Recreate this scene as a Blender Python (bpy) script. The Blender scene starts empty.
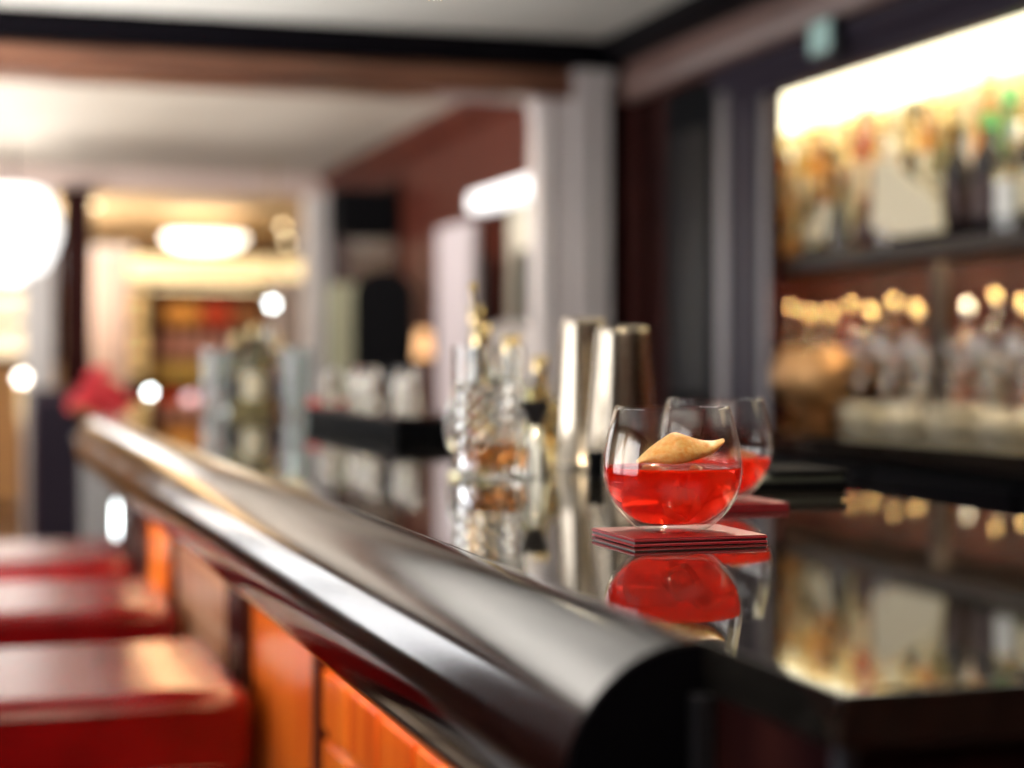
import bpy, bmesh, math, random
from mathutils import Vector, Matrix

sc = bpy.context.scene
C = sc.collection
PI = math.pi
TH = math.atan(552 / 1750.0)          # yaw between the bar's long axis (+Y) and the view
SN, CS = math.sin(TH), math.cos(TH)
F = 1750.0                            # focal length in pixels of the 1024 wide frame
ZC = 1.187                            # eye height
TOP = 1.0705                          # bar top height

# ------------------------------------------------------------------ camera
cam = bpy.data.cameras.new('camera')
camo = bpy.data.objects.new('camera', cam)
C.objects.link(camo)
camo.location = (0, 0, ZC)
camo.rotation_euler = (PI / 2, 0, -TH)
cam.sensor_width = 36
cam.lens = F / 1024 * 36
cam.shift_y = -22 / 1024
cam.clip_start = 0.02
cam.dof.use_dof = True
cam.dof.focus_distance = 1.125
cam.dof.aperture_fstop = 3.05
cam.dof.aperture_blades = 7
sc.camera = camo

# ------------------------------------------------------------------ world, exposure
w = bpy.data.worlds.new('world'); sc.world = w
w.use_nodes = True
w.node_tree.nodes['Background'].inputs[0].default_value = (0.75, 0.82, 0.95, 1)
w.node_tree.nodes['Background'].inputs[1].default_value = 0.3
sc.view_settings.view_transform = 'Standard'
sc.view_settings.look = 'None'
sc.view_settings.gamma = 1
sc.view_settings.use_curve_mapping = False
sc.view_settings.exposure = 0.42
sc.cycles.max_bounces = 18
sc.cycles.transmission_bounces = 16
sc.cycles.glossy_bounces = 6
sc.cycles.transparent_max_bounces = 40
sc.cycles.sample_clamp_indirect = 12


def area(name, loc, direction, sx, sy, power, col, spread=180):
    l = bpy.data.lights.new(name, 'AREA'); l.shape = 'RECTANGLE'; l.spread = math.radians(spread)
    l.size = sx; l.size_y = sy; l.energy = power; l.color = col
    o = bpy.data.objects.new(name, l); C.objects.link(o)
    o.location = loc
    o.rotation_euler = Vector(direction).to_track_quat('-Z', 'Y').to_euler()
    return o


# daylight coming in at the street windows of the front room (just inside their panes)
area('street_daylight', (-2.5, 2.4, 1.40), (1, 0.1, 0.3), 3.6, 1.1, 34, (0.88, 0.92, 1.0))
area('added_uplight', (-1.1, 8.0, 1.1), (0.95, 0, 1), 4.0, 0.8, 58, (1.0, 0.95, 0.89), 110)  # unseen floating light added to brighten the middle room ceiling
area('added_uplight', (-0.9, 12.4, 1.4), (0.35, 0.1, 1), 1.2, 2.5, 130, (1.0, 0.92, 0.80), 130)  # added fill for the far room, no fixture behind it
area('added_uplight', (-0.9, 3.9, 0.6), (0.35, 0.1, 1), 1.6, 2.0, 58, (1.0, 0.97, 0.93), 95)  # added out of view to lift the front room ceiling
area('added_uplight', (1.2, 2.2, 2.0), (0.0, 0.2, 1), 1.0, 1.6, 9, (1.0, 0.97, 0.93), 120)  # weaker added fill for the ceiling above the bar
area('added_beam_light', (0.7, 5.50, 2.09), (0, 0.75, 1), 2.2, 0.12, 38, (1.0, 0.95, 0.88))  # strip added out of sight behind the beam to even out the ceiling
area('added_uplight', (0.3, -0.7, 1.7), (0, 0, 1), 2.4, 1.2, 22, (1.0, 0.93, 0.86), 120)  # added fill by the camera, bounced off the ceiling onto the drinks
for _p, _d, _e in (((0.15, 0.55), (0.3, 0.5, -1), 26), ((1.0, 2.1), (-0.4, -0.7, -1), 75)):  # spots added over the bar to light the drinks from front and behind
  spl = bpy.data.lights.new('added_drink_spot', 'SPOT'); spl.energy = _e; spl.color = (1.0, 0.84, 0.62); spl.spot_size = math.radians(75); spl.spot_blend = 0.8; spl.shadow_soft_size = 0.03
  spo = bpy.data.objects.new('added_drink_spot', spl); C.objects.link(spo); spo.location = (*_p, ZC + 0.985)
  spo.rotation_euler = Vector(_d).to_track_quat('-Z', 'Y').to_euler()



# ------------------------------------------------------------------ materials
def nt(m):
    return m.node_tree.nodes, m.node_tree.links


def mat(name, col, rough=0.5, metal=0.0, ior=1.5, trans=0.0, coat=0.0, emit=None, es=0.0, spec=0.5, alpha=1.0):
    m = bpy.data.materials.new(name); m.use_nodes = True
    b = m.node_tree.nodes['Principled BSDF']
    b.inputs['Base Color'].default_value = (*col, 1)
    b.inputs['Roughness'].default_value = rough
    b.inputs['Metallic'].default_value = metal
    b.inputs['IOR'].default_value = ior
    b.inputs['Transmission Weight'].default_value = trans
    b.inputs['Coat Weight'].default_value = coat
    b.inputs['Specular IOR Level'].default_value = spec
    if emit:
        b.inputs['Emission Color'].default_value = (*emit, 1)
        b.inputs['Emission Strength'].default_value = es
    return m


def noise_col(m, c1, c2, scale=(1, 1, 1), sc_=5.0, detail=4, lo=0.35, hi=0.65, rough=None, bump=0.0, dist=0.0):
    n, l = nt(m)
    b = n['Principled BSDF']
    tc = n.new('ShaderNodeTexCoord'); mp = n.new('ShaderNodeMapping')
    mp.inputs['Scale'].default_value = scale
    no = n.new('ShaderNodeTexNoise'); no.inputs['Scale'].default_value = sc_
    no.inputs['Detail'].default_value = detail; no.inputs['Distortion'].default_value = dist
    cr = n.new('ShaderNodeValToRGB')
    cr.color_ramp.elements[0].position = lo; cr.color_ramp.elements[0].color = (*c1, 1)
    cr.color_ramp.elements[1].position = hi; cr.color_ramp.elements[1].color = (*c2, 1)
    l.new(tc.outputs['Object'], mp.inputs[0]); l.new(mp.outputs[0], no.inputs['Vector'])
    l.new(no.outputs['Fac'], cr.inputs[0]); l.new(cr.outputs[0], b.inputs['Base Color'])
    if rough:
        mr = n.new('ShaderNodeMapRange')
        mr.inputs['To Min'].default_value = rough[0]; mr.inputs['To Max'].default_value = rough[1]
        l.new(no.outputs['Fac'], mr.inputs[0]); l.new(mr.outputs[0], b.inputs['Roughness'])
    if bump:
        bp = n.new('ShaderNodeBump'); bp.inputs['Strength'].default_value = bump
        bp.inputs['Distance'].default_value = 0.002
        l.new(no.outputs['Fac'], bp.inputs['Height']); l.new(bp.outputs[0], b.inputs['Normal'])
    return m


M = {}
M['stone'] = noise_col(mat('polished_black_granite', (0.02, 0.018, 0.016), 0.03, ior=2.5), (0.008, 0.007, 0.006), (0.05, 0.043, 0.035), sc_=260, detail=2, lo=0.5, hi=0.8)
M['pewter'] = noise_col(mat('brushed_pewter', (0.2, 0.2, 0.21), 0.22, metal=1), (0.06, 0.057, 0.062), (0.17, 0.163, 0.167), scale=(1, 0.12, 1), sc_=22, detail=8, rough=(0.02, 0.22), bump=0.08)
M['black'] = mat('black_lacquer', (0.004, 0.0035, 0.005), 0.3)
M['black_matte'] = mat('black_matte', (0.006, 0.006, 0.007), 0.65)
M['dark_steel'] = mat('dark_steel', (0.05, 0.05, 0.06), 0.35, metal=0.6)
M['maroon'] = noise_col(mat('dark_mahogany', (0.03, 0.008, 0.008), 0.25), (0.016, 0.0045, 0.005), (0.04, 0.011, 0.009), scale=(3, 3, 0.3), sc_=9, detail=5)
M['redwood'] = noise_col(mat('red_brown_wood', (0.1, 0.025, 0.015), 0.4), (0.04, 0.010, 0.007), (0.095, 0.024, 0.015), scale=(3, 3, 0.3), sc_=5, detail=5)
M['beamwood'] = noise_col(mat('copper_brown_wood', (0.2, 0.08, 0.045), 0.3), (0.10, 0.036, 0.02), (0.30, 0.13, 0.075), scale=(0.4, 3, 3), sc_=4, detail=4)
M['frieze'] = noise_col(mat('brown_frieze', (0.13, 0.07, 0.06), 0.35), (0.09, 0.045, 0.037), (0.16, 0.09, 0.075), scale=(3, 0.4, 3), sc_=4, detail=3)
M['edge_metal'] = mat('grey_edge_metal', (0.14, 0.13, 0.14), 0.35, metal=0.7)
M['smoked'] = mat('smoked_shelf', (0.045, 0.034, 0.028), 0.5, spec=.15)
M['purple'] = mat('aubergine_lacquer', (0.03, 0.024, 0.036), 0.3)
for _k, _s in (('maroon', .06), ('redwood', .15), ('black_matte', .06), ('purple', .10), ('black', .10), ('edge_metal', .5)):
    M[_k].node_tree.nodes['Principled BSDF'].inputs['Specular IOR Level'].default_value = _s
    M[_k].node_tree.nodes['Principled BSDF'].inputs['IOR'].default_value = 1.25
M['orange'] = noise_col(mat('orange_lacquered_wood', (0.75, 0.17, 0.03), 0.22), (0.60, 0.075, 0.008), (0.95, 0.25, 0.025), scale=(1, 3, 0.5), sc_=5, detail=4, lo=0.3, hi=0.7)
M['tan'] = mat('tan_leather', (0.42, 0.22, 0.12), 0.3)
M['redleather'] = noise_col(mat('red_leather', (0.2, 0.008, 0.012), 0.24), (0.14, 0.002, 0.003), (0.24, 0.003, 0.005), sc_=8, detail=3, bump=0.05)
M['coaster'] = noise_col(mat('crimson_coaster_leather', (0.24, 0.012, 0.02), 0.35), (0.20, 0.006, 0.010), (0.34, 0.018, 0.022), sc_=900, detail=3, bump=0.3)
M['coaster_edge'] = mat('coaster_edge', (0.32, 0.012, 0.02), 0.08, spec=.9)
M['coaster_core'] = mat('coaster_core', (0.05, 0.003, 0.006), 0.3)
M['glass'] = mat('clear_glass', (1, 1, 1), 0.0, ior=1.46, trans=1)
M['glass'] = bpy.data.materials.new('thin_clear_glass'); M['glass'].use_nodes = True
_n, _l = nt(M['glass']); _n.clear()
_o = _n.new('ShaderNodeOutputMaterial'); _m = _n.new('ShaderNodeMixShader'); _f = _n.new('ShaderNodeFresnel'); _f.inputs['IOR'].default_value = 1.5
_t = _n.new('ShaderNodeBsdfTransparent'); _t.inputs[0].default_value = (0.985, 0.98, 0.97, 1)
_g = _n.new('ShaderNodeBsdfGlossy'); _g.inputs['Roughness'].default_value = 0.02
_gm = _n.new('ShaderNodeNewGeometry'); _mr = _n.new('ShaderNodeMapRange'); _mr.inputs['To Min'].default_value = 1.5; _mr.inputs['To Max'].default_value = 1 / 1.5
_l.new(_gm.outputs['Backfacing'], _mr.inputs[0]); _l.new(_mr.outputs[0], _f.inputs['IOR'])
_l.new(_f.outputs[0], _m.inputs[0]); _l.new(_t.outputs[0], _m.inputs[1]); _l.new(_g.outputs[0], _m.inputs[2]); _l.new(_m.outputs[0], _o.inputs[0])
M['glass_thick'] = mat('crystal_glass', (0.97, 0.96, 0.93), 0.0, ior=1.5, trans=1)
M['steel'] = mat('polished_steel', (0.50, 0.43, 0.34), 0.2, metal=1)
M['steel_cool'] = mat('jigger_steel', (0.80, 0.80, 0.74), 0.2, metal=1)
M['gold'] = mat('gold_plate', (0.80, 0.62, 0.33), 0.15, metal=1)
M['copper'] = mat('aged_copper', (0.42, 0.23, 0.10), 0.42, metal=1)
M['ceil1'] = mat('grey_ceiling_paint', (0.60, 0.59, 0.55), 0.6)
M['ceil2'] = noise_col(mat('beige_ceiling_paint', (0.5, 0.44, 0.37), 0.55), (0.46, 0.40, 0.335), (0.54, 0.48, 0.41), scale=(1, 0.2, 1), sc_=2)
M['ceil3'] = mat('ochre_ceiling_paint', (0.62, 0.42, 0.22), 0.6)
M['white'] = mat('white_paint', (0.72, 0.68, 0.66), 0.4)
M['pink'] = mat('pale_pink_paint', (0.75, 0.58, 0.52), 0.5)
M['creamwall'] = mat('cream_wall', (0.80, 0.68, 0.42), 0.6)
M['tanwall'] = mat('ochre_wall', (0.5, 0.30, 0.14), 0.6)
M['greypil'] = noise_col(mat('pearl_grey', (0.5, 0.46, 0.45), 0.3), (0.64, 0.58, 0.57), (0.76, 0.70, 0.68), scale=(2, 2, 0.3), sc_=4)  # mottled pale grey, drawn out along the height
M['floor'] = noise_col(mat('dark_oak_floor', (0.05, 0.025, 0.015), 0.3), (0.03, 0.014, 0.008), (0.08, 0.04, 0.022), scale=(4, 0.4, 1), sc_=6)
M['bulb'] = mat('lit_bulb', (1, 1, 1), 0.5, emit=(1, 0.93, 0.8), es=9)
M['warmbulb'] = mat('warm_lit_bulb', (1, 1, 1), 0.5, emit=(1, 0.78, 0.42), es=4)
M['coolbulb'] = mat('daylight_bulb', (1, 1, 1), 0.5, emit=(0.9, 1, 1), es=14)
M['pane'] = mat('bright_window_pane', (1, 1, 1), 0.5, emit=(1.0, 0.99, 0.97), es=2.2)
M['pane_far'] = mat('sunlit_window_pane', (1, 1, 1), 0.5, emit=(0.93, 0.97, 1.0), es=2.8)
M['pane_cream'] = mat('sunlit_blind', (1, 0.9, 0.7), 0.5, emit=(1.0, 0.88, 0.62), es=0.75)
M['diffuser'] = mat('cove_diffuser', (1, 1, 1), 0.5, emit=(1.0, 0.92, 0.66), es=2.6)
M['ledstrip'] = mat('led_strip', (1, 1, 1), 0.5, emit=(1.0, 0.62, 0.30), es=18)
M['ledwarm'] = mat('added_shelf_glow', (1, 1, 1), 0.5, emit=(1.0, 0.80, 0.52), es=85)
M['picturelamp'] = mat('picture_lamp', (1, 1, 1), 0.5, emit=(0.95, 0.97, 1.0), es=0.9)


def drink_material(col, dens):
    m = bpy.data.materials.new('red_aperitif'); m.use_nodes = True
    n, l = nt(m); n.clear()
    out = n.new('ShaderNodeOutputMaterial')
    g = n.new('ShaderNodeBsdfRefraction'); g.inputs['IOR'].default_value = 1.34
    g.inputs['Roughness'].default_value = 0.0
    gl = n.new('ShaderNodeBsdfGlass'); gl.inputs['IOR'].default_value = 1.34; gl.inputs['Roughness'].default_value = 0.0
    gl.inputs['Color'].default_value = (1, 0.97, 0.95, 1)
    v = n.new('ShaderNodeVolumeAbsorption'); v.inputs['Color'].default_value = (*col, 1); v.inputs['Density'].default_value = dens
    df = n.new('ShaderNodeBsdfTranslucent'); df.inputs['Color'].default_value = (1.0, 0.045, 0.006, 1)
    mx = n.new('ShaderNodeMixShader'); mx.inputs[0].default_value = 0.33
    l.new(gl.outputs[0], mx.inputs[1]); l.new(df.outputs[0], mx.inputs[2])
    l.new(mx.outputs[0], out.inputs['Surface']); l.new(v.outputs[0], out.inputs['Volume'])
    return m


M['drink'] = drink_material((0.992, 0.16, 0.02), 46)
M['ice'] = mat('orange_tinted_ice', (1, 0.72, 0.40), 0.18, ior=1.14, trans=0.8)  # orange tint stands in for warm highlights seen through the ice
M['peel'] = noise_col(mat('orange_peel', (0.85, 0.42, 0.12), 0.45), (0.96, 0.42, 0.10), (1.0, 0.60, 0.22), sc_=300, bump=0.4)
M['peel'].node_tree.nodes['Principled BSDF'].inputs['Subsurface Weight'].default_value = 0.4
M['peel'].node_tree.nodes['Principled BSDF'].inputs['Subsurface Radius'].default_value = (0.004, 0.002, 0.001)
M['pith'] = mat('orange_pith', (0.85, 0.68, 0.45), 0.6)


# ------------------------------------------------------------------ mesh helpers
class MB:
    def __init__(self):
        self.bm = bmesh.new(); self.bev = False

    def box(self, x0, x1, y0, y1, z0, z1, bev=0.0, seg=2, rot=None):
        r = bmesh.ops.create_cube(self.bm, size=1)
        vs = r['verts']
        for v in vs:
            v.co = Vector(((v.co.x + .5) * (x1 - x0) + x0, (v.co.y + .5) * (y1 - y0) + y0, (v.co.z + .5) * (z1 - z0) + z0))
        if bev:
            self.bev = True
            es = list({e for v in vs for e in v.link_edges})
            nv = bmesh.ops.bevel(self.bm, geom=es, offset=bev, segments=seg, affect='EDGES', profile=0.5)
            vs = list({v for f in nv['faces'] for v in f.verts} | {v for v in vs if v.is_valid})
        if rot:
            c, m = rot
            for v in vs:
                v.co = m @ (v.co - Vector(c)) + Vector(c)
        return self

    def lathe(self, prof, seg=32, loc=(0, 0, 0), axis='z', closed=False, scale=(1, 1)):
        rings = []
        for (r, z) in prof:
            if r < 1e-6:
                rings.append([self.bm.verts.new(self._ax(0, 0, z, loc, axis))])
            else:
                rings.append([self.bm.verts.new(self._ax(r * scale[0] * math.cos(2 * PI * k / seg), r * scale[1] * math.sin(2 * PI * k / seg), z, loc, axis)) for k in range(seg)])
        pairs = list(zip(rings[:-1], rings[1:]))
        if closed:
            pairs.append((rings[-1], rings[0]))
        for a, b in pairs:
            for k in range(seg):
                k2 = (k + 1) % seg
                try:
                    if len(a) == 1 and len(b) == 1:
                        break
                    elif len(a) == 1:
                        self.bm.faces.new((a[0], b[k2], b[k]))
                    elif len(b) == 1:
                        self.bm.faces.new((a[k], a[k2], b[0]))
                    else:
                        self.bm.faces.new((a[k], a[k2], b[k2], b[k]))
                except ValueError:
                    pass
        return self

    @staticmethod
    def _ax(x, y, z, loc, axis):
        if axis == 'z': p = (x, y, z)
        elif axis == 'y': p = (x, z, y)
        else: p = (z, x, y)
        return (p[0] + loc[0], p[1] + loc[1], p[2] + loc[2])

    def prism(self, pts, a0, a1, axis='y'):
        """polygon pts=(p,q) swept from a0 to a1 along axis; y: (x,z), x: (y,z), z: (x,y)"""
        def co(p, a):
            if axis == 'y': return (p[0], a, p[1])
            if axis == 'x': return (a, p[0], p[1])
            return (p[0], p[1], a)
        A = [self.bm.verts.new(co(p, a0)) for p in pts]
        B = [self.bm.verts.new(co(p, a1)) for p in pts]
        self.bm.faces.new(A); self.bm.faces.new(list(reversed(B)))
        n = len(pts)
        for i in range(n):
            self.bm.faces.new((A[i], A[(i + 1) % n], B[(i + 1) % n], B[i]))
        return self

    def tube(self, pts, r, seg=10):
        pts = [Vector(p) for p in pts]
        rr = r if isinstance(r, (list, tuple)) else [r] * len(pts)
        rings = []
        for i, p in enumerate(pts):
            d = (pts[min(i + 1, len(pts) - 1)] - pts[max(i - 1, 0)]).normalized()
            a = d.orthogonal().normalized() if i == 0 else (rings_a - d * rings_a.dot(d)).normalized()
            rings_a = a
            b = d.cross(a)
            rings.append([self.bm.verts.new(p + (a * math.cos(2 * PI * k / seg) + b * math.sin(2 * PI * k / seg)) * rr[i]) for k in range(seg)])
        for a, b in zip(rings[:-1], rings[1:]):
            for k in range(seg):
                self.bm.faces.new((a[k], a[(k + 1) % seg], b[(k + 1) % seg], b[k]))
        self.bm.faces.new(list(reversed(rings[0]))); self.bm.faces.new(rings[-1])
        return self

    def build(self, name, m, parent=None, smooth=True, ang=35):
        bmesh.ops.recalc_face_normals(self.bm, faces=self.bm.faces)
        me = bpy.data.meshes.new(name); self.bm.to_mesh(me); self.bm.free()
        if smooth:
            me.shade_smooth(); me.set_sharp_from_angle(angle=math.radians(ang))
        me.materials.append(m)
        o = bpy.data.objects.new(name, me); C.objects.link(o)
        if self.bev and smooth:
            wn = o.modifiers.new('weighted_normals', 'WEIGHTED_NORMAL'); wn.keep_sharp = True; wn.weight = 80
        if parent: o.parent = parent
        return o


def tag(o, label=None, cat=None, group=None, kind=None):
    if label: o['label'] = label
    if cat: o['category'] = cat
    if group: o['group'] = group
    if kind: o['kind'] = kind
    return o


def empty(name, loc, label, cat, group=None, rz=0.0):
    o = bpy.data.objects.new(name, None); C.objects.link(o)
    o.empty_display_size = 0.05
    o.location = loc; o.rotation_euler = (0, 0, rz)
    return tag(o, label, cat, group)


def struct(name, mb, m, **k):
    return tag(mb.build(name, m, **k), kind='structure')


def B(x0, x1, y0, y1, z0, z1, bev=0.0):
    return MB().box(x0, x1, y0, y1, z0, z1, bev)


def inst(name, src, parent, m=None, loc=None):
    """another object on the same mesh, with a material of its own"""
    o = src.copy(); o.name = name; C.objects.link(o); o.parent = parent
    if m:
        o.material_slots[0].link = 'OBJECT'; o.material_slots[0].material = m
    if loc: o.location = loc
    return o


def smooth_prof(pts, n=5):
    out = []
    P = [Vector(p) for p in pts]
    for i in range(len(P) - 1):
        p0 = P[max(i - 1, 0)]; p1 = P[i]; p2 = P[i + 1]; p3 = P[min(i + 2, len(P) - 1)]
        for k in range(n):
            t = k / n
            q = 0.5 * ((2 * p1) + (-p0 + p2) * t + (2 * p0 - 5 * p1 + 4 * p2 - p3) * t * t + (-p0 + 3 * p1 - 3 * p2 + p3) * t ** 3)
            out.append((max(q.x, 0), q.y))
    out.append((P[-1].x, P[-1].y))
    return out


def at_Y(u, Y, v=362):
    k = (u - 512) / F
    d = Y / (CS - k * SN)
    return Vector((d * (k * CS + SN), Y, ZC - (v - 362) / F * d))


def at_X(u, X, v=362):
    k = (u - 512) / F
    d = X / (k * CS + SN)
    return Vector((X, d * (CS - k * SN), ZC - (v - 362) / F * d))


def at_D(u, d, v=362):
    xc = (u - 512) / F * d
    return Vector((xc * CS + d * SN, -xc * SN + d * CS, ZC - (v - 362) / F * d))


def Z(rel):
    return ZC + rel


# ================================================================== SETTING
struct('floor', B(-2.8, 4.2, -1.7, 15.6, -0.1, 0.0), M['floor'])
struct('ceiling', B(-2.8, 2.6, -1.7, 5.25, Z(1.0), Z(1.12)), M['ceil1'])
struct('ceiling', B(-1.6, 2.4, 5.25, 10.75, Z(1.15), Z(1.27)), M['ceil2'])
struct('ceiling', B(-1.6, 4.2, 10.75, 15.6, Z(1.08), Z(1.2)), M['ceil3'])
# left wall of the front room with its two street windows
wl = MB()
wl.box(-2.8, -2.6, -1.7, 5.2, 0, 0.85)
wl.box(-2.8, -2.6, -1.7, 5.2, 2.05, Z(1.0))
for a, b in ((-1.7, 0.5), (2.2, 2.6), (4.3, 5.2)):
    wl.box(-2.8, -2.6, a, b, 0.85, 2.05)
struct('wall_left', wl, M['frieze'])
wk = 0
for a, b in ((0.5, 2.2), (2.6, 4.3)):
    wk += 1
    wf = MB()
    wf.box(-2.72, -2.62, a, b, 0.85, 0.90); wf.box(-2.72, -2.62, a, b, 2.0, 2.05)
    for yy in (a, (a + b) / 2 - .02, b - .05):
        wf.box(-2.72, -2.62, yy, yy + .05, 0.9, 2.0)
    wo = struct('window_%d' % wk, wf, M['white'])
    B(-2.69, -2.67, a + .02, b - .02, 0.88, 2.02).build('pane', M['pane'], wo)
struct('wall_back', B(-2.8, 2.4, -1.8, -1.6, 0, Z(1.0)), M['redwood'])
# partition between front and middle room: left return
struct('wall_partition', B(-2.8, -1.3, 5.2, 5.35, 0, Z(1.0)), M['redwood'])
wm = MB()
wm.box(-1.6, -1.4, 5.35, 15.6, 0, 0.8); wm.box(-1.6, -1.4, 5.35, 15.6, 2.1, 2.5)
for a, b in ((5.35, 6.2), (8.0, 8.4), (10.2, 11.2), (13.4, 15.6)):
    wm.box(-1.6, -1.4, a, b, 0.8, 2.1)
struct('wall_west', wm, M['redwood'])
for a, b in ((6.2, 8.0), (8.4, 10.2), (11.2, 13.4)):
    wk += 1
    wf = MB()
    wf.box(-1.54, -1.42, a, b, 0.8, 0.85); wf.box(-1.54, -1.42, a, b, 2.05, 2.1)
    for yy in (a, b - .05):
        wf.box(-1.54, -1.42, yy, yy + .05, 0.85, 2.05)
    wo = struct('window_%d' % wk, wf, M['white'])
    B(-1.5, -1.48, a + .02, b - .02, 0.82, 2.08).build('pane', M['pane_far'], wo)

# cross beam between the two rooms
cb = empty('trim_1', (0, 0, 0), None, None); cb['kind'] = 'structure'
MB().prism([(5.10, Z(0.999)), (5.10, Z(0.965)), (5.16, Z(0.93)), (5.16, Z(0.915)), (5.35, Z(0.915)), (5.35, Z(0.999))], -1.3, 2.0, 'x').build('black_cornice', M['black'], cb)
MB().prism([(5.19, Z(0.915)), (5.17, Z(0.90)), (5.17, Z(0.865)), (5.20, Z(0.855)), (5.20, Z(0.85)), (5.18, Z(0.845)), (5.18, Z(0.83)), (5.37, Z(0.83)), (5.37, Z(0.915))], -1.3, 2.0, 'x').build('wooden_architrave', M['beamwood'], cb)

# right wall of the front room: the back bar recess sits in it
XW = 2.0
YN0, YN1 = 0.9, 4.12
YNR = 4.92       # recess from/to
ZT, ZS, ZB = Z(0.692), Z(0.27), Z(-0.147)
wr = MB()
wr.box(XW, XW + .6, -1.7, YN0, 0, Z(1.0))
wr.box(XW + .40, XW + .6, YN0, YNR, 0, Z(1.0))
wr.box(XW + .02, XW + .40, YN0, YNR, ZT + .03, Z(1.0))
wr.box(XW, XW + .035, YN1, 5.0, 0, Z(1.0))
wr.box(XW, XW + .6, YNR, 5.37, 0, Z(1.0))
struct('wall_right', wr, M['maroon'])
# black cornice and brown frieze along the right wall
fr = empty('trim_2', (0, 0, 0), None, None); fr['kind'] = 'structure'
MB().prism([(1.90, Z(0.999)), (1.90, Z(0.97)), (1.96, Z(0.93)), (2.0, Z(0.92)), (2.0, Z(0.999))], -1.6, 5.1, 'y').build('black_cornice', M['black'], fr)
MB().prism([(1.975, Z(0.93)), (1.965, Z(0.86)), (1.975, Z(0.84)), (1.975, Z(0.815)), (2.02, Z(0.80)), (2.02, Z(0.93))], -1.6, 5.1, 'y').build('brown_frieze', M['frieze'], fr)
# dark panelled recess beyond the back bar
dr = MB(); dr.box(XW - .012, XW - .001, 4.42, 4.80, 0.02, Z(0.79), 0.003)
d1 = struct('door_1', dr, M['black_matte'])
pm = MB()
pm.box(XW - .018, XW - .0125, 4.47, 4.75, 0.2, 1.0, 0.003); pm.box(XW - .018, XW - .0125, 4.47, 4.75, 1.1, 1.85, 0.003)
pm.build('door_panel', M['black'], d1)

# middle room, right wall
X2 = 2.2
w2 = MB()
w2.box(X2, X2 + .2, 5.37, 6.42, 0, Z(1.15))
w2.box(X2, X2 + .2, 6.42, 7.36, 0, 0.85)
w2.box(X2, X2 + .2, 6.42, 7.36, Z(0.76), Z(1.15))
w2.box(X2 + .16, X2 + .2, 6.42, 7.36, 0.85, Z(0.76))
w2.box(X2, X2 + .2, 7.36, 10.75, 0, Z(1.15))
struct('wall_middle_right', w2, M['redwood'])
struct('trim_3', MB().prism([(X2 - .09, Z(1.149)), (X2 - .09, Z(1.12)), (X2 - .03, Z(1.05)), (X2 + .001, Z(1.03)), (X2 + .001, Z(1.149))], 5.37, 10.7, 'y'), M['redwood'])
struct('trim_4', B(X2 - .03, X2 + .001, 8.9, 10.6, 0, Z(0.95), 0.004), M['maroon'])
# far partition: light beam and posts
struct('trim_5', B(-1.4, 2.2, 10.65, 10.8, Z(1.03), Z(1.149), 0.01), M['pink'])
struct('trim_6', MB().box(2.04, 2.2, 10.62, 10.82, 0, Z(1.03), 0.01), M['white'])
pst = MB(); pst.box(0.575, 0.745, 10.6, 10.78, 0, Z(1.03), 0.008); pst.box(0.56, 0.755, 10.58, 10.8, 0, 0.18, 0.01); pst.box(0.56, 0.755, 10.58, 10.8, Z(.97), Z(1.03), 0.01)
struct('trim_7', pst, M['maroon'])
struct('trim_8', B(0.36, 0.53, 10.66, 10.80, 0, Z(1.03), 0.02), M['white'])
# far room
struct('wall_far', B(-1.6, 4.2, 15.4, 15.6, 0, Z(1.08)), M['tanwall'])
struct('wall_far_right', B(4.0, 4.2, 10.75, 15.4, 0, Z(1.08)), M['tanwall'])
struct('wall_far_return', B(2.2, 4.0, 10.62, 10.8, 0, Z(1.08)), M['redwood'])
# far window behind the left post
p0, p1 = at_Y(-30, 15.3, 185), at_Y(60, 15.3, 283)
wf = MB()
x0, x1 = p0.x, p1.x
for zz in (Z(0.62), Z(0.30), Z(0.0), Z(0.985)):
    wf.box(x0, x1, 15.3, 15.4, zz, zz + .05)
for xx in (x0, x1 - .05):
    wf.box(xx, xx + .05, 15.3, 15.4, Z(0.0), Z(1.03))
wk += 1
wo = struct('window_%d' % wk, wf, M['redwood'])
B(x0 + .01, x1 - .01, 15.34, 15.36, Z(0.67), Z(0.99)).build('pane', M['pane'], wo)
B(x0 + .01, x1 - .01, 15.34, 15.36, Z(0.05), Z(0.62)).build('blind', M['pane_cream'], wo)

# pilasters at the cross beam
for i, (ua, ub, Yp, zt) in enumerate(((540, 566, 5.22, Z(.83)), (577, 611, 5.15, Z(.915)))):
    a, b = at_Y(ua, Yp), at_Y(ub, Yp)
    pl = MB(); pl.box(a.x, b.x, Yp, 5.33, 0, zt, 0.006)
    pl.box(a.x - .008, b.x + .008, Yp - .015, 5.34, 0, 0.2, 0.004)
    pl.box(a.x - .006, b.x + .006, Yp - .01, 5.34, zt - .04, zt, 0.004)
    struct('trim_%d' % (9 + i), pl, M['greypil'])
struct('trim_11', B(at_Y(611, 5.22).x, 2.0, 5.23, 5.34, 0, Z(0.83), 0.003), M['maroon'])
struct('trim_12', B(at_Y(566, 5.22).x, at_Y(577, 5.22).x, 5.25, 5.33, 0, Z(0.83)), M['frieze'])

# ================================================================== BAR COUNTER
bar = empty('bar_counter', (0.54, 2.7, 0), 'long bar with polished black stone top, rounded pewter front rail and orange panelled front', 'bar counter')


def bp(mb, name, m, parent=None, label=None, **k):
    o = mb.build(name, m, **k)
    par = parent or bar
    o.parent = par
    if par == bar:
        o.location = (-0.54, -2.7, 0)
    if label: o['label'] = label
    return o


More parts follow.
